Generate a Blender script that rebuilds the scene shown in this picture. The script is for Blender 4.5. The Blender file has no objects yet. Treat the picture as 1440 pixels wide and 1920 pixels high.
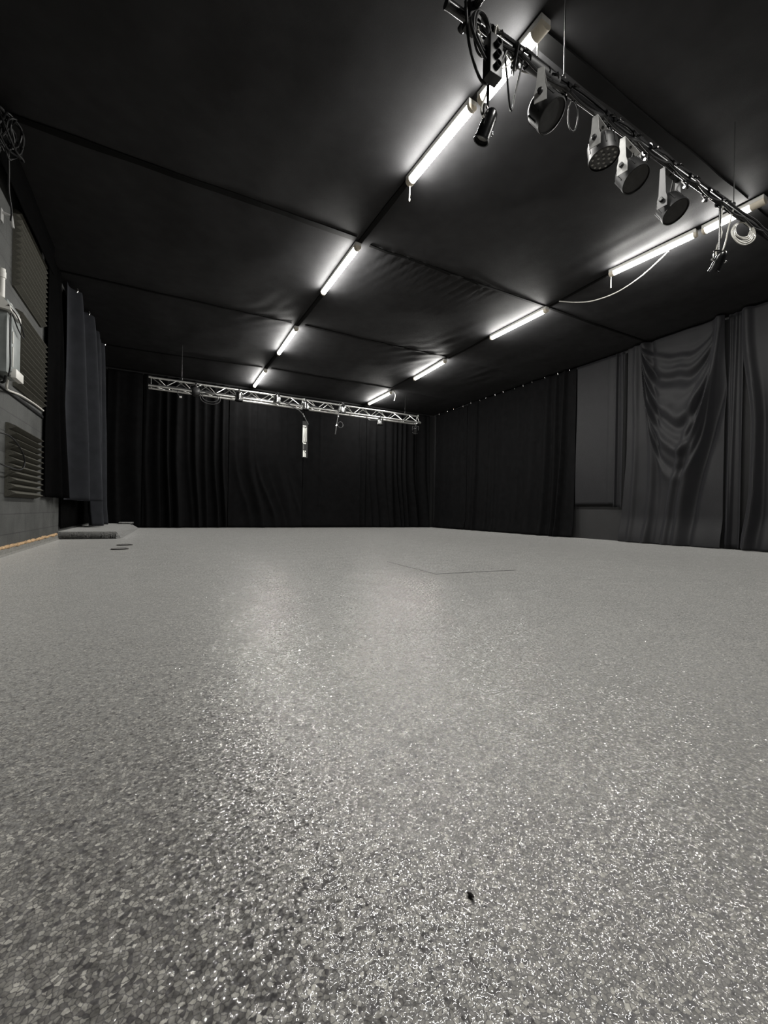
import bpy, bmesh, math, random
from mathutils import Vector, Matrix, noise
random.seed(7)
PI = math.pi
sc = bpy.context.scene
COL = sc.collection

# ------------------------------------------------------------------ room constants (metres)
XL, XR = -1.474, 8.862          # left / right wall faces
YB, YF = 12.815, -2.6           # back / front wall faces
ZC = 4.143                      # ceiling height
SEAM_Y = (2.27, 5.06, 7.92, 10.75)
ROW_X = (2.30, 5.85)

# ------------------------------------------------------------------ materials
def nodes(m):
    m.use_nodes = True
    return m.node_tree.nodes, m.node_tree.links, m.node_tree.nodes['Principled BSDF']

def mat(name, col, rough=0.5, metal=0.0, var=0.15, scale=30.0, bump=0.0, bscale=200.0, spec=0.5, sheen=0.0, coat=0.0):
    m = bpy.data.materials.new(name)
    n, l, p = nodes(m)
    tc = n.new('ShaderNodeTexCoord')
    nz = n.new('ShaderNodeTexNoise'); nz.inputs['Scale'].default_value = scale; nz.inputs['Detail'].default_value = 4
    l.new(tc.outputs['Object'], nz.inputs['Vector'])
    rp = n.new('ShaderNodeValToRGB')
    a = [max(0, c*(1-var)) for c in col]; b = [min(1, c*(1+var)) for c in col]
    rp.color_ramp.elements[0].position = .3; rp.color_ramp.elements[1].position = .7
    rp.color_ramp.elements[0].color = (*a, 1); rp.color_ramp.elements[1].color = (*b, 1)
    l.new(nz.outputs['Fac'], rp.inputs['Fac'])
    l.new(rp.outputs['Color'], p.inputs['Base Color'])
    p.inputs['Roughness'].default_value = rough; p.inputs['Metallic'].default_value = metal
    p.inputs['Specular IOR Level'].default_value = spec
    if sheen:
        p.inputs['Sheen Weight'].default_value = sheen; p.inputs['Sheen Roughness'].default_value = .5
        p.inputs['Sheen Tint'].default_value = (.8, .8, .9, 1)
    if coat: p.inputs['Coat Weight'].default_value = coat; p.inputs['Coat Roughness'].default_value = .08
    if bump:
        nb = n.new('ShaderNodeTexNoise'); nb.inputs['Scale'].default_value = bscale; nb.inputs['Detail'].default_value = 3
        l.new(tc.outputs['Object'], nb.inputs['Vector'])
        bp = n.new('ShaderNodeBump'); bp.inputs['Strength'].default_value = bump; bp.inputs['Distance'].default_value = .01
        l.new(nb.outputs['Fac'], bp.inputs['Height']); l.new(bp.outputs['Normal'], p.inputs['Normal'])
    return m

def flake_floor():
    m = bpy.data.materials.new('flake_resin_floor')
    n, l, p = nodes(m)
    tc = n.new('ShaderNodeTexCoord')
    # wobble the coordinates so the chips get ragged outlines
    nw = n.new('ShaderNodeTexNoise'); nw.inputs['Scale'].default_value = 260; nw.inputs['Detail'].default_value = 2
    l.new(tc.outputs['Object'], nw.inputs['Vector'])
    mw = n.new('ShaderNodeVectorMath'); mw.operation = 'MULTIPLY_ADD'
    mw.inputs[1].default_value = (.0042, .0042, .0)
    l.new(nw.outputs['Color'], mw.inputs[0]); l.new(tc.outputs['Object'], mw.inputs[2])
    vo = n.new('ShaderNodeTexVoronoi'); vo.inputs['Scale'].default_value = 165; vo.voronoi_dimensions = '2D'
    ve = n.new('ShaderNodeTexVoronoi'); ve.inputs['Scale'].default_value = 165; ve.voronoi_dimensions = '2D'; ve.feature = 'DISTANCE_TO_EDGE'
    l.new(mw.outputs[0], vo.inputs['Vector']); l.new(mw.outputs[0], ve.inputs['Vector'])
    sp = n.new('ShaderNodeSeparateColor'); l.new(vo.outputs['Color'], sp.inputs[0])
    chip = n.new('ShaderNodeValToRGB'); chip.color_ramp.interpolation = 'LINEAR'
    e = chip.color_ramp.elements
    e[0].position = 0; e[0].color = (.040, .036, .038, 1)
    e[1].position = 1; e[1].color = FL_HI
    for pos, c in ((.07, (.06, .055, .057, 1)), (.16, (.12, .113, .104, 1)), (.5, FL_MID), (.8, FL_HI2)):
        k = e.new(pos); k.color = c
    l.new(sp.outputs['Red'], chip.inputs['Fac'])
    # dark resin between the chips
    gap = n.new('ShaderNodeMapRange'); gap.inputs['From Min'].default_value = .02; gap.inputs['From Max'].default_value = .16
    l.new(ve.outputs['Distance'], gap.inputs['Value'])
    mx = n.new('ShaderNodeMix'); mx.data_type = 'RGBA'
    mx.inputs['A'].default_value = (.045, .040, .042, 1)
    l.new(gap.outputs['Result'], mx.inputs['Factor']); l.new(chip.outputs['Color'], mx.inputs['B'])
    # faint large patches of denser / thinner scatter
    np_ = n.new('ShaderNodeTexNoise'); np_.inputs['Scale'].default_value = 1.1; np_.inputs['Detail'].default_value = 3
    l.new(tc.outputs['Object'], np_.inputs['Vector'])
    mr = n.new('ShaderNodeMapRange'); mr.inputs['From Min'].default_value = .3; mr.inputs['From Max'].default_value = .7
    mr.inputs['To Min'].default_value = .88; mr.inputs['To Max'].default_value = 1.1
    l.new(np_.outputs['Fac'], mr.inputs['Value'])
    mm = n.new('ShaderNodeMix'); mm.data_type = 'RGBA'; mm.blend_type = 'MULTIPLY'; mm.inputs['Factor'].default_value = 1
    l.new(mx.outputs['Result'], mm.inputs['A']); l.new(mr.outputs['Result'], mm.inputs['B'])
    # clumps of a few chips
    nc = n.new('ShaderNodeTexNoise'); nc.inputs['Scale'].default_value = 48; nc.inputs['Detail'].default_value = 4; nc.inputs['Roughness'].default_value = .7
    l.new(tc.outputs['Object'], nc.inputs['Vector'])
    mc = n.new('ShaderNodeMapRange'); mc.inputs['From Min'].default_value = .3; mc.inputs['From Max'].default_value = .7
    mc.inputs['To Min'].default_value = .55; mc.inputs['To Max'].default_value = 1.4
    l.new(nc.outputs['Fac'], mc.inputs['Value'])
    m3 = n.new('ShaderNodeMix'); m3.data_type = 'RGBA'; m3.blend_type = 'MULTIPLY'; m3.inputs['Factor'].default_value = 1
    l.new(mm.outputs['Result'], m3.inputs['A']); l.new(mc.outputs['Result'], m3.inputs['B'])
    l.new(m3.outputs['Result'], p.inputs['Base Color'])
    p.inputs['Roughness'].default_value = FL_ROUGH
    p.inputs['IOR'].default_value = 1.5
    p.inputs['Sheen Weight'].default_value = 1.0; p.inputs['Sheen Roughness'].default_value = .45; p.inputs['Sheen Tint'].default_value = (1, 1, .98, 1)
    p.inputs['Coat Weight'].default_value = .8; p.inputs['Coat Roughness'].default_value = .06; p.inputs['Coat IOR'].default_value = 1.5
    # lumpy resin skin: smooth random tilt of the surface, a few millimetres across, plus the tilt of each chip
    n1 = n.new('ShaderNodeTexNoise'); n1.inputs['Scale'].default_value = 165; n1.inputs['Detail'].default_value = 1.0
    l.new(tc.outputs['Object'], n1.inputs['Vector'])
    def tilt(src, k, base):
        a = n.new('ShaderNodeVectorMath'); a.operation = 'SUBTRACT'; a.inputs[1].default_value = (.5, .5, .5)
        l.new(src, a.inputs[0])
        b = n.new('ShaderNodeVectorMath'); b.operation = 'MULTIPLY_ADD'; b.inputs[1].default_value = (k, k, 0)
        l.new(a.outputs[0], b.inputs[0])
        if base is None: b.inputs[2].default_value = (0, 0, 1)
        else: l.new(base, b.inputs[2])
        return b.outputs[0]
    v = tilt(n1.outputs['Color'], FL_BUMP, None)
    n2 = n.new('ShaderNodeTexNoise'); n2.inputs['Scale'].default_value = 7; n2.inputs['Detail'].default_value = 2
    l.new(tc.outputs['Object'], n2.inputs['Vector'])
    v = tilt(n2.outputs['Color'], .10, v)
    n3 = n.new('ShaderNodeTexNoise'); n3.inputs['Scale'].default_value = 60; n3.inputs['Detail'].default_value = 2
    l.new(tc.outputs['Object'], n3.inputs['Vector'])
    v = tilt(n3.outputs['Color'], .42, v)
    nm = n.new('ShaderNodeVectorMath'); nm.operation = 'NORMALIZE'; l.new(v, nm.inputs[0])
    l.new(nm.outputs[0], p.inputs['Coat Normal'])
    v2 = tilt(vo.outputs['Color'], .25, v)
    nm2 = n.new('ShaderNodeVectorMath'); nm2.operation = 'NORMALIZE'; l.new(v2, nm2.inputs[0])
    l.new(nm2.outputs[0], p.inputs['Normal'])
    return m

def block_wall(name, col, joint):
    m = bpy.data.materials.new(name)
    n, l, p = nodes(m)
    tc = n.new('ShaderNodeTexCoord')
    mp = n.new('ShaderNodeMapping'); mp.inputs['Rotation'].default_value = (PI/2, 0, PI/2)
    sx = n.new('ShaderNodeSeparateXYZ'); cx = n.new('ShaderNodeCombineXYZ')
    l.new(tc.outputs['Object'], sx.inputs[0]); l.new(sx.outputs['Y'], cx.inputs['X']); l.new(sx.outputs['Z'], cx.inputs['Y'])
    br = n.new('ShaderNodeTexBrick'); br.inputs['Scale'].default_value = 1
    br.inputs['Brick Width'].default_value = .44; br.inputs['Row Height'].default_value = .22; br.inputs['Mortar Size'].default_value = .006
    br.inputs['Color1'].default_value = (*col, 1); br.inputs['Color2'].default_value = (*[c*.88 for c in col], 1); br.inputs['Mortar'].default_value = (*joint, 1)
    l.new(cx.outputs[0], br.inputs['Vector'])
    nz = n.new('ShaderNodeTexNoise'); nz.inputs['Scale'].default_value = 3.5; nz.inputs['Detail'].default_value = 6
    l.new(tc.outputs['Object'], nz.inputs['Vector'])
    mr = n.new('ShaderNodeMapRange'); mr.inputs['From Min'].default_value = .3; mr.inputs['From Max'].default_value = .7; mr.inputs['To Min'].default_value = .75; mr.inputs['To Max'].default_value = 1.2
    l.new(nz.outputs['Fac'], mr.inputs['Value'])
    mm = n.new('ShaderNodeMix'); mm.data_type = 'RGBA'; mm.blend_type = 'MULTIPLY'; mm.inputs['Factor'].default_value = 1
    l.new(br.outputs['Color'], mm.inputs['A']); l.new(mr.outputs['Result'], mm.inputs['B'])
    l.new(mm.outputs['Result'], p.inputs['Base Color'])
    p.inputs['Roughness'].default_value = .7
    n2 = n.new('ShaderNodeTexNoise'); n2.inputs['Scale'].default_value = 120; n2.inputs['Detail'].default_value = 4
    l.new(tc.outputs['Object'], n2.inputs['Vector'])
    bp = n.new('ShaderNodeBump'); bp.inputs['Strength'].default_value = .5; bp.inputs['Distance'].default_value = .006
    l.new(n2.outputs['Fac'], bp.inputs['Height']); l.new(bp.outputs['Normal'], p.inputs['Normal'])
    return m

def emitter(name, col, strength):
    m = bpy.data.materials.new(name)
    n, l, p = nodes(m)
    p.inputs['Base Color'].default_value = (.8, .8, .78, 1)
    p.inputs['Emission Color'].default_value = (*col, 1)
    p.inputs['Emission Strength'].default_value = strength
    return m

FL_MID = (.165, .158, .143, 1); FL_HI2 = (.245, .235, .21, 1); FL_HI = (.40, .385, .345, 1)
FL_ROUGH = .5; FL_BUMP = .95
LAMP = 14.0; AREA_L = 215.0; SIDE_L = 135.0

M = {}
M['floor'] = flake_floor()
M['ceiling'] = mat('black_ceiling_cloth', (.034, .034, .0355), .75, var=.12, scale=6, bump=.12, bscale=500, spec=.14)
M['strap'] = mat('black_seam_tape', (.003, .003, .003), .8, spec=.2)
M['velour'] = mat('black_velour', (.0050, .0050, .0053), .9, var=.2, scale=8, bump=.2, bscale=700, spec=.05)
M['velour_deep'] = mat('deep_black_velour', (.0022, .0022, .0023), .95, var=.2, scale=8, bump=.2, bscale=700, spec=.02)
M['cloth'] = mat('charcoal_cotton_drape', (.0084, .0084, .0095), .58, var=.12, scale=5, bump=.15, bscale=600, spec=.24, sheen=.05)
M['cloth_blue'] = mat('faded_blue_black_drape', (.023, .0245, .0285), .85, var=.15, scale=6, bump=.15, bscale=600, spec=.12, sheen=.05)
M['block'] = block_wall('dark_painted_block', (.064, .066, .063), (.036, .036, .036))
M['wall'] = mat('dark_painted_plaster', (.010, .010, .0105), .75, scale=4, bump=.15, bscale=90)
M['foam'] = mat('charcoal_foam', (.10, .097, .083), .95, var=.2, scale=90, bump=.35, bscale=350, spec=.1)
M['bead'] = mat('orange_foam_bead', (.50, .33, .18), .8, var=.4, scale=25, bump=.6, bscale=60)
M['cove'] = mat('grey_resin_cove', (.2, .195, .18), .55, var=.35, scale=60, bump=.4, bscale=150)
M['step'] = mat('grey_flake_step', (.34, .33, .30), .5, var=.35, scale=70, bump=.4, bscale=220)
M['alu'] = mat('brushed_aluminium', (.78, .78, .76), .32, 1.0, var=.06, scale=40)
M['chrome'] = mat('polished_aluminium', (.7, .7, .69), .16, 1.0, var=.05)
M['blackmetal'] = mat('gloss_black_metal', (.005, .005, .0055), .24, var=.2, spec=.6)
M['blackmatt'] = mat('matt_black_metal', (.008, .008, .0085), .45, var=.2)
M['greymetal'] = mat('grey_painted_metal', (.48, .48, .47), .45, var=.08)
M['darkgrey'] = mat('dark_grey_metal', (.035, .035, .036), .45, var=.15)
M['lens'] = mat('led_lens', (.35, .35, .33), .15, var=.1, spec=.8)
M['face'] = mat('led_face_plate', (.05, .05, .05), .4, var=.2)
M['whiteplastic'] = mat('white_plastic', (.72, .71, .67), .4, var=.05)
M['beige'] = mat('cream_end_cap', (.74, .67, .55), .45, var=.05)
M['greypaint'] = mat('pale_grey_enamel', (.22, .24, .235), .45, var=.1, scale=12)
M['rubber'] = mat('black_rubber_cable', (.007, .007, .0075), .45, spec=.35)
M['greycable'] = mat('grey_cable', (.5, .49, .45), .35, spec=.6)
M['whitecable'] = mat('white_cable', (.75, .73, .68), .4)
M['signwhite'] = mat('white_print', (.85, .85, .80), .5, var=.08)
M['sign'] = mat('dark_banner', (.012, .012, .012), .7)
M['plate'] = mat('dark_floor_plate', (.05, .048, .045), .5)
M['lamp'] = emitter('lit_diffuser', (1.0, .98, .93), LAMP)
M['debris'] = mat('dark_debris', (.012, .01, .01), .8)

# ------------------------------------------------------------------ helpers
def link(o, parent=None):
    COL.objects.link(o)
    if parent: o.parent = parent
    return o

def obj(name, bm, m, parent=None, loc=(0, 0, 0), smooth=True, rot=None):
    me = bpy.data.meshes.new(name)
    bmesh.ops.recalc_face_normals(bm, faces=bm.faces[:])
    bm.to_mesh(me); bm.free()
    me.materials.append(m)
    if smooth:
        for f in me.polygons: f.use_smooth = True
        try: me.set_sharp_from_angle(angle=math.radians(38))
        except Exception: pass
    o = bpy.data.objects.new(name, me)
    link(o, parent); o.location = loc
    if rot: o.rotation_euler = rot
    return o

def tag(o, label, cat=None, group=None, kind=None):
    o['label'] = label
    if cat: o['category'] = cat
    if group: o['group'] = group
    if kind: o['kind'] = kind
    return o

def thing(name, label, cat, loc=(0, 0, 0), rz=0, group=None):
    o = bpy.data.objects.new(name, None); o.empty_display_size = .1
    COL.objects.link(o); o.location = loc; o.rotation_euler = (0, 0, rz)
    return tag(o, label, cat, group)

def struct(o, label=None):
    o['kind'] = 'structure'
    if label: o['label'] = label
    return o

def box(bm, a, b, bev=0.0):
    x0, y0, z0 = a; x1, y1, z1 = b
    t = bmesh.new()
    vs = [t.verts.new(v) for v in ((x0, y0, z0), (x1, y0, z0), (x1, y1, z0), (x0, y1, z0), (x0, y0, z1), (x1, y0, z1), (x1, y1, z1), (x0, y1, z1))]
    for f in ((3, 2, 1, 0), (4, 5, 6, 7), (0, 1, 5, 4), (1, 2, 6, 5), (2, 3, 7, 6), (3, 0, 4, 7)): t.faces.new([vs[i] for i in f])
    if bev: bmesh.ops.bevel(t, geom=t.edges[:], offset=bev, segments=2, affect='EDGES', profile=.6)
    merge(bm, t); return bm

def merge(bm, t, mtx=None):
    if mtx is not None: bmesh.ops.transform(t, matrix=mtx, verts=t.verts[:])
    mp = {}
    for v in t.verts: mp[v] = bm.verts.new(v.co)
    for f in t.faces:
        try: bm.faces.new([mp[v] for v in f.verts])
        except ValueError: pass
    t.free()

def prism(bm, pts, axis, a, b):
    """extrude a closed 2-D outline along an axis (0,1,2) from a to b"""
    def mk(p, w):
        return ((w, p[0], p[1]), (p[0], w, p[1]), (p[0], p[1], w))[axis]
    A = [bm.verts.new(mk(p, a)) for p in pts]; B = [bm.verts.new(mk(p, b)) for p in pts]
    n = len(pts)
    for i in range(n): bm.faces.new((A[i], A[(i+1) % n], B[(i+1) % n], B[i]))
    bm.faces.new(A[::-1]); bm.faces.new(B)
    return bm

def tube(bm, pts, r, seg=10, closed=False, rr=None):
    pts = [Vector(p) for p in pts]; n = len(pts)
    t0 = (pts[1]-pts[0]).normalized()
    up = Vector((0, 0, 1)) if abs(t0.z) < .9 else Vector((1, 0, 0))
    nrm = (up - t0*up.dot(t0)).normalized()
    rings = []
    for i, p in enumerate(pts):
        if closed: t = (pts[(i+1) % n]-pts[i-1]).normalized()
        elif i == 0: t = (pts[1]-pts[0]).normalized()
        elif i == n-1: t = (pts[-1]-pts[-2]).normalized()
        else: t = ((pts[i+1]-p).normalized()+(p-pts[i-1]).normalized()).normalized()
        nrm = (nrm - t*nrm.dot(t)).normalized(); bi = t.cross(nrm)
        ri = rr[i] if rr else r
        rings.append([bm.verts.new(p+(nrm*math.cos(2*PI*k/seg)+bi*math.sin(2*PI*k/seg))*ri) for k in range(seg)])
    for i in range(n if closed else n-1):
        a, b = rings[i], rings[(i+1) % n]
        for k in range(seg): bm.faces.new((a[k], a[(k+1) % seg], b[(k+1) % seg], b[k]))
    if not closed:
        bm.faces.new(rings[0][::-1]); bm.faces.new(rings[-1])
    return bm

def lathe(bm, prof, seg=28, axis='Z'):
    """profile of (radius, height); ends capped"""
    rings = []
    for r, z in prof:
        rings.append([bm.verts.new((r*math.cos(2*PI*k/seg), r*math.sin(2*PI*k/seg), z)) for k in range(seg)])
    for a, b in zip(rings[:-1], rings[1:]):
        for k in range(seg): bm.faces.new((a[k], a[(k+1) % seg], b[(k+1) % seg], b[k]))
    bm.faces.new(rings[0]); bm.faces.new(rings[-1])
    return bm

def smooth_path(pts, n=8):
    """Catmull-Rom through the points"""
    P = [Vector(p) for p in pts]; P = [2*P[0]-P[1]]+P+[2*P[-1]-P[-2]]
    out = []
    for i in range(1, len(P)-2):
        for k in range(n):
            t = k/n; a, b, c, d = P[i-1], P[i], P[i+1], P[i+2]
            out.append(.5*((2*b)+(c-a)*t+(2*a-5*b+4*c-d)*t*t+(-a+3*b-3*c+d)*t**3))
    out.append(P[-2]); return out

def sst(a, b, x):
    t = max(0, min(1, (x-a)/(b-a))); return t*t*(3-2*t)

def nz(x, y=0.0, z=0.0): return noise.noise(Vector((x, y, z)))

def copy_tree(o, parent=None):
    c = o.copy(); COL.objects.link(c)
    if parent: c.parent = parent
    for ch in list(o.children): copy_tree(ch, c)
    return c

# ------------------------------------------------------------------ shell
def quad(name, vs, m, label):
    bm = bmesh.new(); bm.faces.new([bm.verts.new(v) for v in vs])
    o = obj(name, bm, m, smooth=False); return struct(o, label)

bm = bmesh.new(); box(bm, (XL-.2, YF-.2, -.2), (XR+.2, YB+.2, 0))
struct(obj('floor', bm, M['floor'], smooth=False), 'grey flake resin floor with a glossy lumpy finish')
bm = bmesh.new(); box(bm, (XL-.2, YF-.2, 0), (XL, YB+.2, ZC+.3))
struct(obj('wall_left', bm, M['block'], smooth=False), 'dark grey painted block wall on the left')
bm = bmesh.new(); box(bm, (XR, YF-.2, 0), (XR+.2, YB+.2, ZC+.3))
struct(obj('wall_right', bm, M['wall'], smooth=False), 'dark wall behind the right-hand drapes')
bm = bmesh.new(); box(bm, (XL, YB, 0), (XR, YB+.2, ZC+.3))
struct(obj('wall_back', bm, M['wall'], smooth=False), 'dark wall behind the back drapes')
bm = bmesh.new(); box(bm, (XL, YF-.2, 0), (XR, YF, ZC+.3))
struct(obj('wall_front', bm, M['velour'], smooth=False), 'black wall opposite the back drapes')

# ceiling: black cloth stapled up along the seams, slack between them
def ceil_z(x, y):
    ys = [YF, *SEAM_Y, YB]; xs = [XL, *ROW_X, XR]
    def cell(v, e):
        for a, b in zip(e[:-1], e[1:]):
            if v <= b: return max(0, min(1, (v-a)/(b-a)))
        return 1
    u, v = cell(x, xs), cell(y, ys)
    z = -.045*math.sin(PI*u)**.8*math.sin(PI*v)**.8
    z += .010*nz(x*.9, y*.9, 3) + .006*nz(x*2.2, y*1.1, 8)
    # gathers along the far side of the first seam
    w = math.exp(-max(0, y-5.06)/.35)*(1 if y > 5.06 else 0)*sst(2.4, 2.7, x)*(1-sst(4.2, 5.0, x))
    z += .014*w*math.sin(2*PI*(x+.25*(y-5.06))/.16+2.5*nz(x*1.5, 4))
    w = math.exp(-abs(y-7.92)/.3)*(sst(3.5, 5.2, x)*(1-sst(5.6, 5.9, x))+.6*sst(.6, 1.6, x)*(1-sst(2.1, 2.3, x)))
    z += .011*w*math.sin(2*PI*(x*.7+y*.7)/.3+2*nz(x, y))
    w = math.exp(-((x-5.35)/.45)**2)*math.exp(-((y-7.0)/.7)**2)+math.exp(-((x-5.45)/.4)**2)*math.exp(-((y-8.6)/.7)**2)+.8*math.exp(-((x-7.3)/.5)**2)*math.exp(-((y-8.3)/.5)**2)+math.exp(-((x-1.8)/.4)**2)*math.exp(-((y-7.4)/.5)**2)
    z += .022*w*nz(x*5+y*1.2, y*.9, 5)
    w = math.exp(-((x-5.45)/.3)**2)*math.exp(-((y-3.2)/.9)**2)
    z += .02*w*nz(x*6, y*.8, 11)
    return min(ZC+.01, ZC+z)

bm = bmesh.new()
nx, ny = 190, 270
grid = [[bm.verts.new((XL-.05+(XR-XL+.1)*i/nx, YF-.05+(YB-YF+.1)*j/ny, 0)) for i in range(nx+1)] for j in range(ny+1)]
for row in grid:
    for v in row: v.co.z = ceil_z(v.co.x, v.co.y)
for j in range(ny):
    for i in range(nx): bm.faces.new((grid[j][i], grid[j][i+1], grid[j+1][i+1], grid[j+1][i]))
struct(obj('ceiling', bm, M['ceiling']), 'black cloth lining stretched under the ceiling')
TRIM = [0]
def seam(pts, w, label, drop=.012):
    TRIM[0] += 1
    bm = bmesh.new(); top = []; n = len(pts)
    P = [Vector((x, y, ceil_z(x, y)-.004)) for x, y in pts]
    d = (P[-1]-P[0]).normalized(); s = Vector((-d.y, d.x, 0))*w/2
    rows = []
    for p in P:
        wv = 1+.25*nz(p.x*2, p.y*2, 9)
        rows.append([bm.verts.new(q) for q in (p-s*wv, p+s*wv, p+s*wv-Vector((0, 0, drop)), p-s*wv-Vector((0, 0, drop)))])
    for a, b in zip(rows[:-1], rows[1:]):
        for k in range(4): bm.faces.new((a[k], a[(k+1) % 4], b[(k+1) % 4], b[k]))
    bm.faces.new(rows[0]); bm.faces.new(rows[-1][::-1])
    struct(obj('trim_%d' % TRIM[0], bm, M['strap'], smooth=False), label)
def line(a, b, n=24): return [(a[0]+(b[0]-a[0])*i/n, a[1]+(b[1]-a[1])*i/n) for i in range(n+1)]
seam(line((2.40, 2.25), (5.75, 2.30)), .12, 'broad black seam strip on the ceiling above the black pipe', .02)
seam(line((5.9, 2.30), (XR, 2.32)), .10, 'broad black seam strip on the ceiling at the right edge', .02)
seam(line((XL, 5.06), (2.2, 5.06)), .085, 'broad black seam strip on the ceiling left of the near lamps')
seam(line((2.42, 5.09), (XR, 5.06)), .04, 'narrow black seam across the ceiling right of the left lamp row')
seam(line((XL, 7.99), (2.15, 7.95)), .035, 'faint black seam on the ceiling left of the middle lamps')
seam(line((2.4, 7.92), (5.75, 7.86)), .06, 'black seam between the two middle lamps')
seam(line((XL, 11.1), (2.2, 10.8)), .05, 'black seam on the ceiling left of the far lamps')
seam(line((2.4, 10.76), (5.85, 10.66)), .07, 'black seam between the two far lamps')
for ya, yb in ((3.87, 5.1), (6.5, 7.98), (9.52, 10.8)):
    seam(line((2.30, ya), (2.28, yb), 10), .06, 'black seam along the left lamp row')
for ya, yb in ((3.86, 5.02), (6.45, 7.9), (9.42, 10.8)):
    seam(line((5.80, ya), (5.85, yb), 10), .045, 'black seam along the right lamp row')

# left wall base: crumbly orange bead above a grey cove
bm = bmesh.new()
pts = [(XL+.004+.008*nz(y*7), y, .085+.012*nz(y*5, 3)+.006*nz(y*17, 1)) for y in [YF+.02+i*.06 for i in range(int((8.36-YF)/.06))]]
tube(bm, pts, .016, 8, rr=[.016+.016*abs(nz(p[1]*6, 2))+.005*nz(p[1]*31) for p in pts])
struct(obj('trim_20', bm, M['bead']), 'crumbly orange foam bead along the foot of the left wall')
bm = bmesh.new()
prism(bm, [(XL, 0), (XL+.035, 0), (XL+.018, .02), (XL+.01, .078), (XL, .08)], 1, YF, 8.40)
struct(obj('baseboard_left', bm, M['cove'], smooth=False), 'grey resin cove at the foot of the left wall')

# ------------------------------------------------------------------ strip lights
def strip_light(x0, y0, x1, y1, label, group, cap_near=.05, cap_far=.05, w=.085, cord=False):
    d = Vector((x1-x0, y1-y0, 0)); L = d.length
    rz = math.atan2(d.y, d.x)-PI/2
    zt = ZC-.012
    t = thing('strip_light', label, 'strip light', (x0, y0, zt), rz, group)
    bm = bmesh.new(); box(bm, (-w/2, 0, -.045), (w/2, L, 0), .006); obj('housing', bm, M['whiteplastic'], t)
    out = [(-w/2*.93, -.046)]+[(-w/2*.93*math.cos(a), -.052-.040*math.sin(a)) for a in [PI*i/10 for i in range(11)]]+[(w/2*.93, -.046)]
    bm = bmesh.new(); prism(bm, out, 1, cap_near, L-cap_far); obj('diffuser', bm, M['lamp'], t)
    ym = (cap_near+L-cap_far)/2; Ls = L-cap_near-cap_far-.01
    for (px, pz, ry, sx, lum) in ((0, -.0945, 0, w*.84, AREA_L), (w*.49, -.068, -PI/2, .042, SIDE_L), (-w*.49, -.068, PI/2, .042, SIDE_L)):
        ld = bpy.data.lights.new('tube_light', 'AREA'); ld.shape = 'RECTANGLE'
        ld.size = sx; ld.size_y = Ls; ld.color = (1.0, .98, .935); ld.energy = lum*PI*sx*Ls
        lo = bpy.data.objects.new('tube_light', ld); link(lo, t); lo.location = (px, ym, pz); lo.rotation_euler = (0, ry, 0)
    cap = [(-w/2, -.046)]+[(-w/2*math.cos(a), -.053-.043*math.sin(a)) for a in [PI*i/10 for i in range(11)]]+[(w/2, -.046)]
    for a, b in ((0, cap_near-.001), (L-cap_far+.001, L)):
        bm = bmesh.new(); prism(bm, cap, 1, a, b); obj('end_cap', bm, M['beige'], t)
    if cord:
        bm = bmesh.new(); tube(bm, [(.0, L-.015, -.08), (.004, L-.012, -.15), (.0, L-.014, -.235)], .0055, 8); obj('pull_cord', bm, M['whitecable'], t)
        bm = bmesh.new(); lathe(bm, [(.004, -.262), (.008, -.255), (.007, -.235), (.003, -.23)], 10); obj('cord_toggle', bm, M['whitecable'], t, loc=(0, L-.014, 0))
    return t
GA, GB = 'lit strip lights of the left-hand row', 'lit strip lights of the right-hand row'
for x, gp, lab in ((2.36, GA, 'strip light of the left row nearest the viewer, overhead before the black pipe'), (5.84, GB, 'strip light of the right row nearest the viewer, overhead before the black pipe')):
    strip_light(x, -.60, x, .90, lab, gp, .05, .05)
strip_light(2.385, 2.13, 2.366, 2.80, 'short lit strip light with cream end above the near black pipe', GA, .10, .04, .10)
strip_light(2.326, 2.86, 2.29, 3.86, 'lit strip light beyond the black pipe with a pull cord at its far end', GA, .03, .06, .088, True)
strip_light(2.26, 5.10, 2.258, 6.48, 'lit strip light just past the broad seam, long one mid-way in the left row', GA, .06, .03)
strip_light(2.262, 8.00, 2.285, 9.50, 'second strip light from the back in the left-hand row', GA)
strip_light(2.286, 10.83, 2.301, 12.37, 'farthest strip light of the left row, over the silver truss', GA)
strip_light(5.855, 2.12, 5.845, 2.72, 'short lit strip light at the right edge, behind the coiled grey cable', GB, .13, .03, .10)
strip_light(5.825, 2.78, 5.735, 3.86, 'lit strip light with a white cable hanging down from its middle', GB, .03, .06, .085, True)
strip_light(5.81, 5.05, 5.802, 6.43, 'lit strip light at the end of the gathered seam in the right-hand row', GB, .06, .03)
strip_light(5.78, 7.93, 5.87, 9.42, 'second strip light from the back in the right-hand row', GB)
strip_light(5.952, 10.84, 5.965, 12.38, 'farthest strip light of the right row, with a short cable at its end', GB)

bm = bmesh.new(); tube(bm, smooth_path([(5.84, 3.12, 4.045), (5.90, 3.25, 4.03), (6.10, 3.65, 4.03), (6.24, 4.1, 4.05), (6.2, 4.47, 4.075), (6.03, 4.66, 4.09), (5.8, 4.8, 4.11)]), .008, 8)
tag(obj('hanging_cable', bm, M['whitecable']), 'thin white cable looping from a strip light across the ceiling', 'cable')
bm = bmesh.new(); tube(bm, smooth_path([(5.93, 10.72, 4.10), (6.0, 10.74, 4.10), (6.13, 10.9, 4.06), (6.2, 11.05, 3.98), (6.2, 11.1, 3.93)]), .012, 8)
tag(obj('lamp_flex', bm, M['whitecable']), 'short white cable arching off the farthest right strip light', 'cable')

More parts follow.
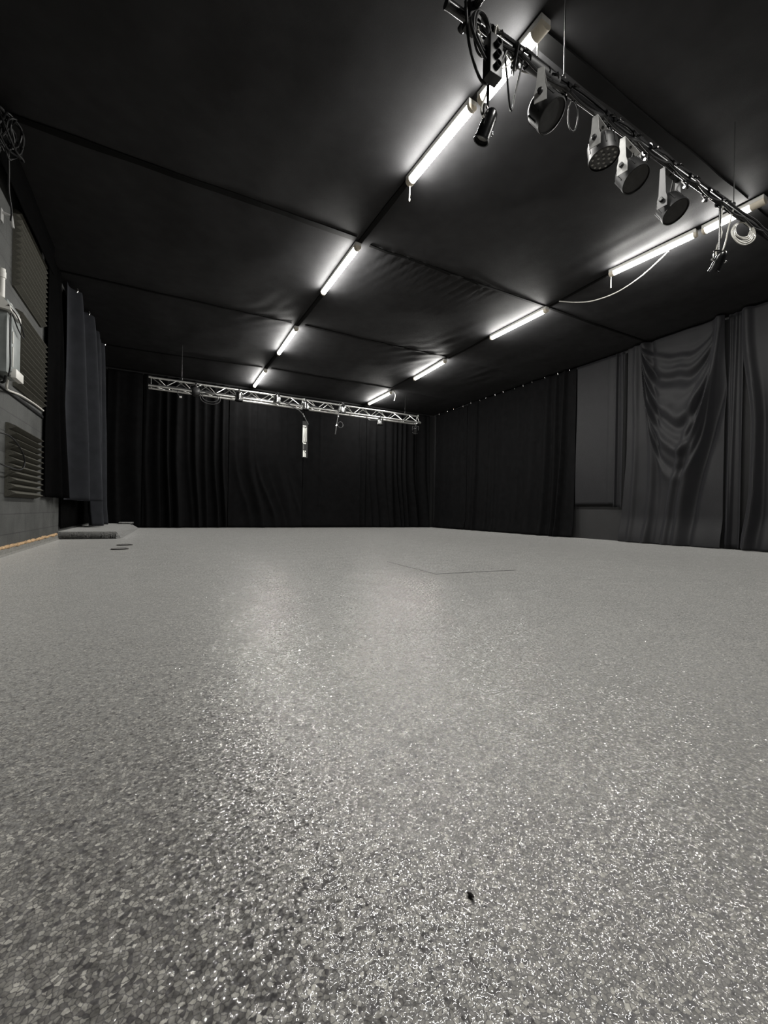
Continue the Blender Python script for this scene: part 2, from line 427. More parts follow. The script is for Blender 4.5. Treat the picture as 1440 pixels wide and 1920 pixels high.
bm = bmesh.new(); tube(bm, smooth_path([(2.46, 2.42, 4.09), (2.50, 2.36, 4.02), (2.46, 2.28, 3.98), (2.42, 2.24, 4.03), (2.41, 2.24, 4.11)]), .006, 7)
tag(obj('lamp_flex', bm, M['greycable']), 'thin cable arching from the near left strip light to the broad seam', 'cable')
# ------------------------------------------------------------------ drapes
def drape(name, label, A, B, zt, zb, nrm, off, m, group=None, ns=160, nt=70, warp=None, hem=None, topz=None, hooks=0, hookm=None, cat='curtain', thick=.006, skip=None):
    """cloth between plan points A and B; off(s_m, t, L) gives the fold depth along nrm, t runs 0 at the top to 1 at the hem"""
    A, B, nrm = Vector((*A, 0)), Vector((*B, 0)), Vector((*nrm, 0)).normalized()
    L = (B-A).length; dirv = (B-A)/L
    org = Vector(((A.x+B.x)/2, (A.y+B.y)/2, zb))
    bm = bmesh.new(); G = []
    for j in range(nt+1):
        t = j/nt; row = []
        for i in range(ns+1):
            s = i/ns*L
            w = warp(s, t, L) if warp else 0
            zz0 = zb+(hem(s/L) if hem else 0); zz1 = zt+(topz(s/L) if topz else 0)
            p = A+dirv*(s+w)+nrm*off(s, t, L)
            p.z = zz1+(zz0-zz1)*t
            row.append(bm.verts.new(p-org))
        G.append(row)
    for j in range(nt):
        for i in range(ns): bm.faces.new((G[j][i], G[j][i+1], G[j+1][i+1], G[j+1][i]))
    o = obj(name, bm, m, loc=org)
    for f in o.data.polygons: f.use_smooth = True
    md = o.modifiers.new('thickness', 'SOLIDIFY'); md.thickness = thick; md.offset = 0
    tag(o, label, cat, group)
    for k in range(hooks):
        s = L*(k+.5)/hooks+.12*nz(k*3.3, zb)
        p = A+dirv*s+nrm*(off(s, 0, L)+.012)-org
        p.z = zt+(topz(s/L) if topz else 0)-zb
        hb = bmesh.new()
        tube(hb, [p+Vector((0, 0, -.03)), p+nrm*.012, p+nrm*.010+Vector((0, 0, .028)), p+Vector((0, 0, .04))], .006, 6)
        obj('hook', hb, M['chrome'] if k % 3 else M['alu'], o)
    return o

def folds(seed, sp=(.16, .42), h=(.05, .15), base=.05, lean=0.0, top=.35, width=.55, flare=.03, spread=0.0):
    """irregular hanging folds: ridges of uneven width and depth that wander and lean towards the hem"""
    rnd = random.Random(seed); cen = []; x = -.1
    while x < 5.5:
        gapw = rnd.uniform(*sp); x += gapw
        cen.append((x, gapw*width*rnd.uniform(.65, 1.1), rnd.uniform(*h)*(1 if rnd.random() > .2 else .35), rnd.uniform(-1, 1), rnd.uniform(.6, 1.5), rnd.uniform(.25, .9)))
    def f(s, t, L):
        v = 0.0
        for k, (c, w_, hh, dr, lw, asym) in enumerate(cen):
            xc = c+dr*.06*t+lean*lw*sst(.35, 1.0, t)**1.6+spread*(c-L/2)*t
            d = s-xc
            if d < -3*w_ or d > 3*w_: continue
            ww = w_*(asym if d > 0 else 1.0)
            v += hh*(top+(1-top)*t**.7)*math.exp(-(d/ww)**2)
        return base+v+.012*nz(s*5, seed, t*2)+flare*sst(.9, 1.0, t)*(1+.6*nz(s*3, seed))
    return f

GBK = 'black drapes along the back wall'
flat = lambda seed, b=.05, a=.03: (lambda s, t, L: b+a*nz(s*1.1, seed, t*1.3)+.4*a*nz(s*3.5, seed+5, t*1.6)+.04*sst(.92, 1, t))
yb = YB-.05
drape('back_curtain', 'nearly flat black drape in the back left corner', (-1.26, yb), (-.48, yb), 4.07, .012, (0, -1), folds(31, (.3, .5), (.03, .08), .03, .12), M['velour'], GBK, 90, 60)
drape('back_curtain', 'deeply pleated black drape under the left end of the silver truss', (-.46, yb), (1.66, yb), 4.07, .010, (0, -1), folds(4, (.13, .34), (.08, .22), .03, .10, .4, .42), M['velour'], GBK, 300, 70)
drape('back_curtain', 'black drape with folds sweeping to the right, left of the lettered banner', (1.69, yb), (3.87, yb), 4.07, .010, (0, -1), folds(12, (.16, .42), (.06, .19), .03, .55, .45, .42), M['velour'], GBK, 300, 70)
drape('back_curtain', 'smooth flat black drape directly right of the white lettered banner', (3.89, yb), (6.05, yb), 4.07, .012, (0, -1), lambda s, t, L: .07+.02*nz(s*1.3, 7, t)+.025*math.exp(-((s-.55)/.05)**2)+.04*math.exp(-((s-1.93)/.04)**2)-.04*math.exp(-((s-.02)/.06)**2)+.02*sst(.9, 1, t), M['velour'], GBK, 150, 50)
drape('back_curtain', 'dark pleated drape in the back right corner', (6.08, yb), (8.60, yb), 4.07, .010, (0, -1), folds(18, (.14, .36), (.04, .14), .03, .15, .4, .42), M['velour'], GBK, 300, 60)

GR = 'black drapes along the right-hand wall'
xr = XR-.05
drape('side_curtain', 'flat black drape on the right wall next to the back corner', (xr, 12.52), (xr, 10.76), 4.08, .010, (-1, 0), folds(41, (.4, .8), (.02, .06), .05, 0, .5, flare=.06), M['velour'], GR, 110, 50, hooks=4)
drape('side_curtain', 'wide loosely pleated black drape with shiny clips on the right wall', (xr, 10.74), (xr, 6.70), 4.09, .010, (-1, 0), folds(44, (.22, .62), (.06, .20), .05, -.08, .4, .42, flare=.05), M['velour'], GR, 340, 70, hooks=11)
drape('window_blind', 'smooth grey-black cloth panel ending above the floor on the right wall', (xr, 6.68), (xr, 5.70), 4.09, .80, (-1, 0), lambda s, t, L: .05+.02*nz(s*1.2, 4, t*2)+.015*math.exp(-((s-.85)/.05)**2), M['cloth'], None, 70, 60, cat='cloth panel')
drape('side_curtain', 'narrow charcoal drape between the cloth panel and the swagged drape', (xr, 5.68), (xr, 5.50), 4.08, .74, (-1, 0), folds(47, (.09, .16), (.05, .10), .05, 0, .8, flare=0), M['cloth'], GR, 60, 50)

def swag(s, t, L):
    u = s/L                                   # 0 = left edge seen from the room, 1 = right edge
    def ridge(ph, p=2.2):                     # rounded crests, narrow valleys
        return 1-2*abs(math.sin(ph*.5))**p
    x = (u-.57)/.42
    e = 1-min(.999, abs(x)**2.6)
    D = t/max(.02, e)
    f = 0.0
    if abs(x) < 1:
        win = sst(.05, .16, D)*(1-sst(.58, .74, D))*sst(.06, .34, e)*(1-sst(.80, .93, u))
        ph = 2*PI*(D*5.6+.5*nz(u*2.0, 3, D*2.5)+.10*nz(u*6, 1, D*5))
        f += win*(.050*ridge(ph)*(.5+.9*abs(nz(D*4, 5, u))*2)+.022*math.sin(ph*2.3+1+2*u))
        f += .09*sst(.1, .5, D)*(1-sst(.55, .9, D))*e        # belly of the swag
    c = 1.02-.34*sst(.02, .95, t)             # rolls of cloth falling from the right hook
    f += .13*math.exp(-((u-c+.06)/.045)**2)*(1-.3*t)
    f += .08*math.exp(-((u-c+.17)/.035)**2)*sst(.15, .4, t)
    f -= .09*math.exp(-((u-c-.045)/.045)**2)*sst(.15, .4, t)
    c2 = .19+.13*math.sin(t*2)
    f += .075*math.exp(-((u-c2)/.035)**2)-.05*math.exp(-((u-c2-.07)/.04)**2)
    f += .05*math.exp(-((u-.10-.03*t)/.03)**2)
    f += .05*math.exp(-((u-.34-.06*t)/.05)**2)*sst(.5, .9, t)
    f += .02*nz(u*7, t*5, 4)
    return .12+f+.09*sst(.86, 1, t)*(1+.6*nz(u*6, 2))
drape('swag_curtain', 'charcoal drape sagging in deep swagged folds on the right wall', (xr, 5.40), (xr, 3.66), 4.09, .010, (-1, 0), swag, M['cloth'], GR, 300, 190,
      warp=lambda s, t, L: -.10*sst(.5, 1, t)*(1-s/L)-.10*(1-t)*(1-s/L)*0)
drape('side_curtain', 'charcoal drape at the right edge with a rounded parted hem', (xr-.02, 3.42), (xr-.02, .6), 4.09, .010, (-1, 0),
      lambda s, t, L: .10+.09*math.exp(-((s-.07-.05*math.sin(3*t))/.06)**2)-.05*math.exp(-((s-.22)/.07)**2)*sst(.2, .5, t)+.06*math.sin(s*4.2+1.5+.8*t)*(.25+.75*t)+.03*nz(s*3, 6, t*3)+.12*sst(.85, 1, t)*math.exp(-((s-.35)/.35)**2),
      M['cloth'], GR, 200, 90, warp=lambda s, t, L: (.14*sst(.1, .5, t)-.08*sst(.75, 1, t))*math.exp(-s/.4), hem=lambda u: .03*math.exp(-(u/.02)**2))
drape('side_curtain', 'thin dark drape in the gap between the swag and the last drape', (xr, 3.65), (xr, 3.43), 4.12, .02, (-1, 0), folds(51, (.05, .09), (.03, .05), .03, 0, .6, flare=.02), M['cloth'], GR, 70, 50)

# left wall drapes
GL = 'drapes on the left-hand wall'
drape('wall_drape', 'black flared drape on the left wall between the foam panels and the lit curtain', (XL+.03, 7.30), (XL+.03, 8.1), 4.12, .66, (1, 0), lambda s, t, L: .02+.12*t*math.exp(-((s-.45)/.10)**2)+.16*t*math.exp(-((s-.62-.1*t)/.08)**2)+.03*nz(s*3, 3, t*2), M['velour_deep'], GL, 80, 50, warp=lambda s, t, L: -.5*t**2*(1-s/L)*0)
drape('wall_drape', 'deep black sheet added to darken the left wall behind the lit curtains', (XL+.015, 8.46), (XL+.015, 12.5), 4.10, .17, (1, 0), lambda s, t, L: .012+.008*nz(s*1.5, 3, t*2), M['velour_deep'], GL, 60, 30)  # added sheet, keeps the wall strip below the curtain hems dark
drape('valance', 'black valance hanging from the ceiling over the top of the left wall', (XL+.10, 2.6), (XL+.10, 7.28), 4.12, 3.72, (1, 0), lambda s, t, L: .01+.01*nz(s*1.3, 2, t), M['velour_deep'], GL, 90, 12)
drape('left_curtain', 'pale-lit charcoal curtain on the left wall with its hem above the floor', (-1.36, 8.15), (-1.30, 9.80), 4.06, .64, (1, 0), folds(61, (.20, .40), (.16, .34), .0, .05, .5, .26, 0), M['cloth_blue'], GL, 240, 70, topz=lambda u: -.05*abs(math.sin(u*14)), hooks=5)
drape('left_curtain', 'blue-grey curtain reaching the floor at the far end of the left wall', (-1.28, 9.90), (-1.22, 10.80), 4.04, .16, (1, 0), folds(63, (.14, .28), (.12, .26), .0, 0, .5, .28, .02), M['cloth_blue'], GL, 120, 60, topz=lambda u: -.04*abs(math.sin(u*9)), hooks=3)

# ------------------------------------------------------------------ left wall: foam, cabinet, cables
def foam_panel(label, y0, y1, z0, z1, n, depth, base=.022):
    out = [(XL+.001, z0), (XL+base, z0)]
    h = (z1-z0)/n
    for k in range(n):
        zz = z0+k*h
        out += [(XL+base+.004, zz+.004), (XL+base+depth*.94, zz+h*.46), (XL+base+depth, zz+h*.52), (XL+base+depth*.94, zz+h*.58)]
    out += [(XL+base, z1), (XL+.001, z1)]
    org = Vector((XL, (y0+y1)/2, z0))
    bm = bmesh.new(); prism(bm, out, 1, y0, y1)
    bmesh.ops.translate(bm, verts=bm.verts[:], vec=-org)
    return tag(obj('acoustic_panel', bm, M['foam'], loc=org, smooth=False), label, 'acoustic foam panel', 'acoustic foam panels on the left wall')
foam_panel('grey wedge foam panel under the black valance, highest on the left wall', 5.92, 7.12, 2.925, 3.76, 13, .055)
foam_panel('grey wedge foam panel partly behind the pale wall cabinet', 6.02, 7.18, 1.86, 2.72, 13, .055)
foam_panel('grey wedge foam panel low on the left wall, its ridges clearly lit', 5.80, 6.97, .63, 1.42, 11, .075)

cab = thing('wall_cabinet', 'pale grey wall cabinet with hood and straps at the left edge', 'cabinet', (XL, 5.22, 1.80))
D = .14
bm = bmesh.new(); box(bm, (.002, .03, .02), (D, .43, .72), .008); obj('body', bm, M['greypaint'], cab)
bm = bmesh.new(); box(bm, (D+.001, .12, .05), (D+.012, .41, .60), .004); obj('door', bm, M['greypaint'], cab)
bm = bmesh.new(); box(bm, (D+.013, .135, .33), (D+.022, .15, .45), .003); box(bm, (D+.013, .135, .10), (D+.022, .15, .30), .003); obj('edge_strip', bm, M['whiteplastic'], cab)
bm = bmesh.new(); prism(bm, [(.0, .62), (D+.035, .60), (D+.03, .65), (.03, .80), (.0, .80)], 1, -.02, .33); obj('hood', bm, M['whiteplastic'], cab, smooth=False)
bm = bmesh.new(); box(bm, (D+.0, .15, .0), (D+.045, .40, .09), .006); obj('cover', bm, M['whiteplastic'], cab)
bm = bmesh.new(); tube(bm, smooth_path([(.03, .30, .74), (.06, .36, .80), (.07, .43, .80), (.06, .45, .72)], 6), .012, 8); obj('handle', bm, M['whiteplastic'], cab)
bm = bmesh.new(); lathe(bm, [(.022, .72), (.022, .90), (.03, .905), (.03, .96), (.025, .965), (.025, .99)], 16); obj('conduit', bm, M['whiteplastic'], cab, loc=(.10, .02, 0))
bm = bmesh.new(); tube(bm, smooth_path([(.16, -.03, .64), (.19, .12, .60), (.2, .30, .50), (.19, .33, .46), (.18, .20, .50), (.17, .02, .58), (.17, .0, .3), (.17, .02, .1), (.15, .05, -.02)], 8), .006, 8); obj('strap', bm, M['rubber'], cab)
bm = bmesh.new(); tube(bm, smooth_path([(.12, .10, -.0), (.10, .12, -.06), (.06, .2, -.05), (.05, .4, .03), (.05, .0, -.03)], 8), .01, 8); obj('flex', bm, M['rubber'], cab)
bm = bmesh.new(); tube(bm, smooth_path([(XL+.11, 5.42, 1.79), (XL+.08, 5.50, 1.72), (XL+.045, 5.72, 1.74), (XL+.03, 6.2, 1.80), (XL+.022, 6.8, 1.835), (XL+.018, 7.28, 1.845)]), .011, 8)
tag(obj('wall_cable', bm, M['whitecable']), 'white cable running along the left wall from the grey cabinet', 'cable')
bm = bmesh.new(); box(bm, (XL+.001, 4.2, 1.74), (XL+.02, 7.30, 1.775), .003)
tag(obj('cable_duct', bm, M['rubber']), 'black cable duct on the left wall just under the white cable', 'cable duct')
bm = bmesh.new(); tube(bm, smooth_path([(XL+.10, 4.9, 1.2), (XL+.105, 5.5, 1.24), (XL+.105, 5.92, 1.15), (XL+.108, 6.05, 1.02), (XL+.105, 5.9, .93), (XL+.10, 5.4, .93), (XL+.06, 4.8, 1.0)]), .008, 8)
tag(obj('cable_loop', bm, M['rubber']), 'black cable looping across the low foam panel', 'cable')
bm = bmesh.new()
for k in range(9):
    c = Vector((-1.29+.03*nz(k, 1), 4.99+.05*nz(k, 7), 3.92+.04*nz(k, 3))); R_ = .075+.012*k
    tube(bm, [(c.x+R_*.5*math.cos(a+k)+.05*nz(k*2.3, a*.8), c.y+R_*math.cos(a)+.05*nz(k, a*1.1, 4), c.z+R_*1.15*math.sin(a)+.06*nz(a*.9, k)) for a in [2*PI*i/26 for i in range(26)]], .009, 7, closed=True)
tube(bm, smooth_path([(-1.29, 5.02, 3.80), (-1.33, 5.2, 3.72), (-1.36, 5.33, 3.60), (-1.355, 5.40, 3.45), (-1.36, 5.40, 3.35)]), .008, 7)
tag(obj('cable_bundle', bm, M['rubber']), 'dark bundle of coiled cable hanging at the ceiling, top left edge', 'cable')
br = thing('wall_bracket', 'small grey metal bracket on the left wall above the cabinet', 'bracket', (XL, 5.52, 3.46))
bm = bmesh.new(); box(bm, (.001, 0, -.06), (.012, .07, .06), .002); obj('plate', bm, M['greymetal'], br)
bm = bmesh.new(); tube(bm, [(.01, .03, .03), (.08, .04, .02), (.09, .05, -.09)], .014, 8); obj('arm', bm, M['greymetal'], br)

# ------------------------------------------------------------------ floor things
st = thing('low_step', 'low grey resin step with a raised lip by the left wall', 'step', (XL, 8.4, 0))
bm = bmesh.new()
box(bm, (.002, .0, .001), (.80, 3.95, .125), .008); obj('platform', bm, M['floor'], st)
bm = bmesh.new()
a = [bm.verts.new(v) for v in ((.801, .0, .122), (.87, .10, .002), (.98, 3.9, .002), (.80, 3.9, .122), (.801, .0, .002), (.80, 3.9, .002))]
for f in ((0, 1, 2, 3), (0, 4, 1), (3, 2, 5), (0, 3, 5, 4), (1, 4, 5, 2)): bm.faces.new([a[i] for i in f])
obj('sloped_side', bm, M['floor'], st, smooth=False)
bm = bmesh.new(); box(bm, (.56, 3.55, .126), (.86, 3.92, .165), .004); obj('lip', bm, M['floor'], st)

hp = thing('floor_hatch', 'square hatch in the floor shown by two thin dark seams', 'floor hatch', (2.145, 3.03, 0))
bm = bmesh.new()
v = [bm.verts.new(q) for q in ((.008, .008, .0022), (.90, -.06, .0022), (.93, .93, .0006), (.036, .96, .0006), (.008, .008, .0003), (.90, -.06, .0003), (.93, .93, .0003), (.036, .96, .0003))]
for f in ((0, 1, 2, 3), (0, 4, 5, 1), (1, 5, 6, 2), (2, 6, 7, 3), (3, 7, 4, 0)): bm.faces.new([v[i] for i in f])
obj('panel', bm, M['floor'], hp, smooth=False)
bm = bmesh.new()
for a, b in (((0, 0), (.905, -.068)), ((0, 0), (.030, .965))):
    d = Vector((b[0]-a[0], b[1]-a[1], 0)).normalized(); s = Vector((d.y, -d.x, 0))*.0075
    A_, B_ = Vector((*a, .0016)), Vector((*b, .0016))
    q = [bm.verts.new(p) for p in (A_-s, B_-s, B_+s, A_+s)]
    q2 = [bm.verts.new(p-Vector((0, 0, .0014))) for p in (A_-s, B_-s, B_+s, A_+s)]
    bm.faces.new(q)
    for k in range(4): bm.faces.new((q[k], q[(k+1) % 4], q2[(k+1) % 4], q2[k]))
obj('seam_gap', bm, M['debris'], hp, smooth=False)

for (x, y), lab in (((-.46, 6.28), 'dark round floor plate, nearer of the two before the low step'), ((-.45, 6.93), 'dark round floor plate, the one closer to the low step')):
    pl = thing('floor_plate', lab, 'floor plate', (x, y, 0), .3, 'two round floor plates')
    bm = bmesh.new(); lathe(bm, [(.098, .001), (.098, .010), (.088, .013), (.074, .003), (.0, .003)], 30); obj('rim', bm, M['plate'], pl)
    bm = bmesh.new(); lathe(bm, [(.072, .0035), (.070, .0055), (.0, .006)], 30); obj('cover', bm, M['floor'], pl)

bm = bmesh.new()
t = bmesh.new(); bmesh.ops.create_icosphere(t, subdivisions=3, radius=1)
for w in t.verts:
    k = 1+.35*nz(w.co.x*1.5, w.co.y*1.5, w.co.z*1.5); w.co = Vector((w.co.x*.0022*k, w.co.y*.0052*k, max(-.002, w.co.z*.003*k)))
merge(bm, t, Matrix.Rotation(.35, 4, 'Z'))
tag(obj('debris', bm, M['debris'], loc=(.395, .458, .003)), 'tiny dark crumb lying on the floor in the foreground', 'crumb')

# ------------------------------------------------------------------ trusses
def truss(name, label, cat, x0, x1, yc, half, zb, zt, r, m, sections, period, phase=0, br=.008):
    t = thing(name, label, cat, (x0, yc, zb))
    n = sections; Ls = (x1-x0)/n
    for i in range(n):
        bm = bmesh.new(); a, b = i*Ls+.03, (i+1)*Ls-.03
        tp = lambda x: Vector((x, 0, zt-zb)); fr = lambda x: Vector((x, -half, 0)); rr_ = lambda x: Vector((x, half, 0))
        for lo, ph in ((fr, phase), (rr_, phase+.5*period)):
            x = a+.02+(ph % period)*.5; up = True
            while x+period/2 <= b-.02:
                p, q = (tp(x), lo(x+period/2)) if up else (lo(x), tp(x+period/2))
                tube(bm, [p, q], br, 7); x += period/2; up = not up
        x = a+.05
        while x < b:
            tube(bm, [fr(x), rr_(min(b, x+period*.5))], br*.9, 6); x += period
        for xe in (a+.02, b-.02):
            tube(bm, [tp(xe), fr(xe)], br, 7); tube(bm, [tp(xe), rr_(xe)], br, 7); tube(bm, [fr(xe), rr_(xe)], br, 7)
        sec = obj('truss_section', bm, m, t)
        for f in (tp, fr, rr_):
            cb = bmesh.new(); p, q = f(i*Ls+.005), f((i+1)*Ls-.005)
            d = Vector((1, 0, 0))
            tube(cb, [p, p+d*.03, p+d*.031, q-d*.031, q-d*.03, q], r, 14, rr=[r*1.12, r*1.12, r, r, r*1.12, r*1.12])
            obj('chord', cb, m, sec)
    return t
truss('lighting_truss', 'silver aluminium triangular truss hanging before the back drapes', 'lighting truss', -.29, 6.516, 10.19, .12, 3.108, 3.314, .024, M['alu'], 2, .50)
bar_ = thing('lighting_bar', 'long black lighting pipe crossing the top right under the ceiling', 'lighting bar', (1.33, 1.865, 3.31))
bm = bmesh.new(); tube(bm, [(0, 0, 0), (4.6, 0, 0)], .0245, 16); obj('pipe', bm, M['blackmetal'], bar_)
for k, xx in enumerate((0, 4.6)):
    bm = bmesh.new(); tube(bm, [(-.012 if k == 0 else 0, 0, 0), (.0 if k == 0 else .012, 0, 0)], .026, 16); obj('end_plug', bm, M['blackmatt'], bar_, loc=(xx, 0, 0))
bm = bmesh.new(); tube(bm, [(.60, 0, 0), (.86, 0, 0)], .036, 16); obj('sleeve', bm, M['darkgrey'], bar_)
bm = bmesh.new(); tube(bm, [(.165, -.24, .052), (.165, .10, .052)], .0215, 14); obj('cross_stub', bm, M['blackmetal'], bar_)
bm = bmesh.new(); box(bm, (.125, -.04, -.04), (.205, .04, .085), .01); obj('swivel_clamp', bm, M['blackmatt'], bar_)

# suspension wires (seen as dark lines only against lit cloth)
def hanger(x, y, z0, label, grp):
    t = thing('suspension_wire', label, 'suspension wire', (x, y, z0), 0, grp)
    bm = bmesh.new(); tube(bm, [(0, 0, .02), (0, 0, ZC-z0-.02)], .004, 6); obj('wire', bm, M['blackmatt'], t)
    bm = bmesh.new(); lathe(bm, [(.01, .02), (.016, .03), (.016, .055), (.008, .07)], 10); obj('shackle', bm, M['blackmatt'], t)
hanger(.35, 10.19, 3.33, 'thin dark wire holding up the left end of the silver truss', 'truss suspension wires')
hanger(6.05, 10.19, 3.33, 'thin dark wire holding up the right end of the silver truss', 'truss suspension wires')
hanger(2.26, 1.865, 3.33, 'thin wire holding up the left part of the black pipe', 'pipe suspension wires')
hanger(4.52, 1.865, 3.33, 'thin wire holding up the right part of the black pipe', 'pipe suspension wires')

# ------------------------------------------------------------------ lamps
def clamp_bm(r=.027, w=.03):
    bm = bmesh.new()
    pts = [(0, (r+.004)*math.cos(a), (r+.004)*math.sin(a)) for a in [PI*(-.35+1.45*i/14) for i in range(15)]]
    for a, b in zip(pts[:-1], pts[1:]):
        t = bmesh.new()
        q = [Vector(a), Vector(b), Vector(b)*1.28, Vector(a)*1.28]
        A = [t.verts.new((-w/2, p.y, p.z)) for p in q]; B = [t.verts.new((w/2, p.y, p.z)) for p in q]
        for k in range(4): t.faces.new((A[k], A[(k+1) % 4], B[(k+1) % 4], B[k]))
        t.faces.new(A[::-1]); t.faces.new(B); merge(bm, t)
    tube(bm, [(0, 0, -r-.004), (0, 0, -r-.05)], .009, 8)
    tube(bm, [(0, -r-.02, -.02), (0, -r-.055, -.045)], .007, 8)
    tube(bm, [(-.02, -r-.055, -.045), (.02, -r-.055, -.045)], .005, 6)
    return bm

def led_par(x, y, z, rz, tilt, label, yokem, drop=.10, group='black led par lamps on the black pipe', R=.098, bodym=None, leds=True):
    t = thing('par_lamp', label, 'par lamp', (x, y, z), rz, group)
    obj('clamp', clamp_bm(), M['blackmetal'], t)
    zt = -.065; zp = -.065-drop
    bm = bmesh.new(); box(bm, (-R-.022, -.018, zt-.004), (R+.022, .018, zt), .0015)
    for s in (-1, 1):
        xo = s*(R+.020)
        prism(bm, [(-.018, zt), (.018, zt), (.026, zp+.05), (.036, zp+.01), (.036, zp-.055), (-.036, zp-.055), (-.036, zp+.01), (-.026, zp+.05)], 0, xo-.002, xo+.002)
    obj('yoke', bm, yokem, t, smooth=False)
    for s in (-1, 1):
        bm = bmesh.new(); lathe(bm, [(.012, 0), (.016, .003), (.016, .018), (.011, .022)], 12)
        obj('knob', bm, M['blackmatt'], t, loc=(s*(R+.022), 0, zp), rot=(0, s*PI/2, 0))
    bm = bmesh.new()
    lathe(bm, [(.0, .075), (.045, .073), (R*.80, .055), (R*.95, .030), (R*.97, .0), (R*.97, -.055), (R*1.0, -.057), (R*1.0, -.085), (R*.94, -.087), (R*.92, -.070), (0, -.070)], 36)
    for k in range(10):
        a = 2*PI*k/10; t2 = bmesh.new(); box(t2, (R*.93, -.004, -.045), (R*1.0, .004, .03)); merge(bm, t2, Matrix.Rotation(a, 4, 'Z'))
    body = obj('body', bm, bodym or M['blackmatt'], t, loc=(0, 0, zp), rot=(tilt, 0, 0))
    bm = bmesh.new(); lathe(bm, [(0, -.0705), (R*.91, -.0705), (R*.91, -.076), (0, -.076)], 32); obj('face_plate', bm, M['face'], body)
    if leds:
        bm = bmesh.new()
        for ring, n in ((0, 1), (.38, 6), (.74, 12)):
            for k in range(n):
                a = 2*PI*k/n+ring; c = Matrix.Translation((R*ring*math.cos(a), R*ring*math.sin(a), -.0765))
                t2 = bmesh.new(); lathe(t2, [(.0085, .001), (.0095, -.003), (.006, -.007), (.0, -.0078)], 10); merge(bm, t2, c)
        obj('led_lenses', bm, M['lens'], body)
    bm = bmesh.new(); tube(bm, smooth_path([(.03, .03, zp+.06), (.06, .07, zp+.10), (.09, .05, zp+.14), (.07, .01, -.06), (.04, .0, -.025)], 6), .005, 7); obj('power_cord', bm, M['rubber'], t)
    return t
ZB = 3.31; YN = 1.865
led_par(2.08, YN, ZB, math.radians(32), math.radians(-36), 'black par lamp with a brightly lit silver yoke, nearest the lit strip light', M['greymetal'], .15, leds=False)
led_par(2.66, YN, ZB, math.radians(12), math.radians(-8), 'black par lamp whose face of many round leds looks down', M['greymetal'], .15)
led_par(2.98, YN, ZB, .12, math.radians(-31), 'black par lamp next right of the one showing its leds, grey yoke plate', M['greymetal'], .20, leds=False)
led_par(3.50, YN, ZB, .05, math.radians(-31), 'dark par lamp farthest right, in front of the lit ceiling cloth', M['darkgrey'], .25, leds=False)

def birdie(x, y, z, drop, rz, tilt, label, bodym, group=None, cable=True):
    t = thing('spotlight', label, 'spotlight', (x, y, z), rz, group)
    obj('clamp', clamp_bm(), M['blackmetal'], t)
    bm = bmesh.new(); tube(bm, [(0, 0, -.05), (0, 0, -drop)], .009, 8); obj('drop_rod', bm, M['blackmetal'], t)
    bm = bmesh.new()
    pts = [(-.058, 0, -drop-.09), (-.058, 0, -drop-.04), (-.04, 0, -drop-.008), (.04, 0, -drop-.008), (.058, 0, -drop-.04), (.058, 0, -drop-.09)]
    tube(bm, smooth_path(pts, 4), .007, 8); obj('yoke', bm, M['chrome'], t)
    for s in (-1, 1):
        bm = bmesh.new(); lathe(bm, [(.01, 0), (.013, .004), (.009, .02)], 10); obj('knob', bm, M['chrome'], t, loc=(s*.058, 0, -drop-.09), rot=(0, s*PI/2, 0))
    bm = bmesh.new()
    lathe(bm, [(0, .075), (.022, .074), (.034, .06), (.040, .03), (.042, -.03), (.044, -.075), (.047, -.077), (.047, -.088), (.040, -.088), (.036, -.06), (0, -.058)], 26)
    b = obj('body', bm, bodym, t, loc=(0, 0, -drop-.09), rot=(tilt, 0, 0))
    bm = bmesh.new(); lathe(bm, [(0, -.060), (.034, -.060), (.034, -.066), (0, -.070)], 22); obj('lens', bm, M['lens'], b)
    if cable:
        bm = bmesh.new(); tube(bm, smooth_path([(0, .03, -drop-.03), (.03, .05, -drop+.06), (.045, .02, -drop+.16), (.02, .012, -drop*.45), (.03, .0, -.03)], 6), .0055, 7); obj('cord', bm, M['greycable'], t)
    return t
birdie(1.625, YN, ZB, .43, .5, math.radians(25), 'small black spotlight hanging low from the left end of the black pipe', M['blackmetal'], 'small spotlights hung below the black pipe')
birdie(4.28, YN, ZB, .42, -.3, math.radians(35), 'small black spotlight hanging low beside the coiled grey cable', M['blackmetal'], 'small spotlights hung below the black pipe')

# socket box and cable clutter at the left end of the black pipe
dp = thing('socket_box', 'black socket box tangled in cables at the left end of the black pipe', 'socket box', (1.60, 1.80, 2.98))
bm = bmesh.new(); box(bm, (-.045, -.03, 0), (.045, .035, .22), .006); obj('body', bm, M['blackmatt'], dp)
for k in range(3):
    bm = bmesh.new(); lathe(bm, [(.018, 0), (.018, .02), (.014, .022), (.014, .008), (0, .008)], 16)
    obj('socket', bm, M['blackmetal'], dp, loc=(0, -.031, .045+.06*k), rot=(PI/2, 0, 0))
for q in (-.035, .035):
    bm = bmesh.new(); tube(bm, [(q, 0, .215), (q, .03, .33)], .005, 7); obj('hanger', bm, M['chrome'], dp)

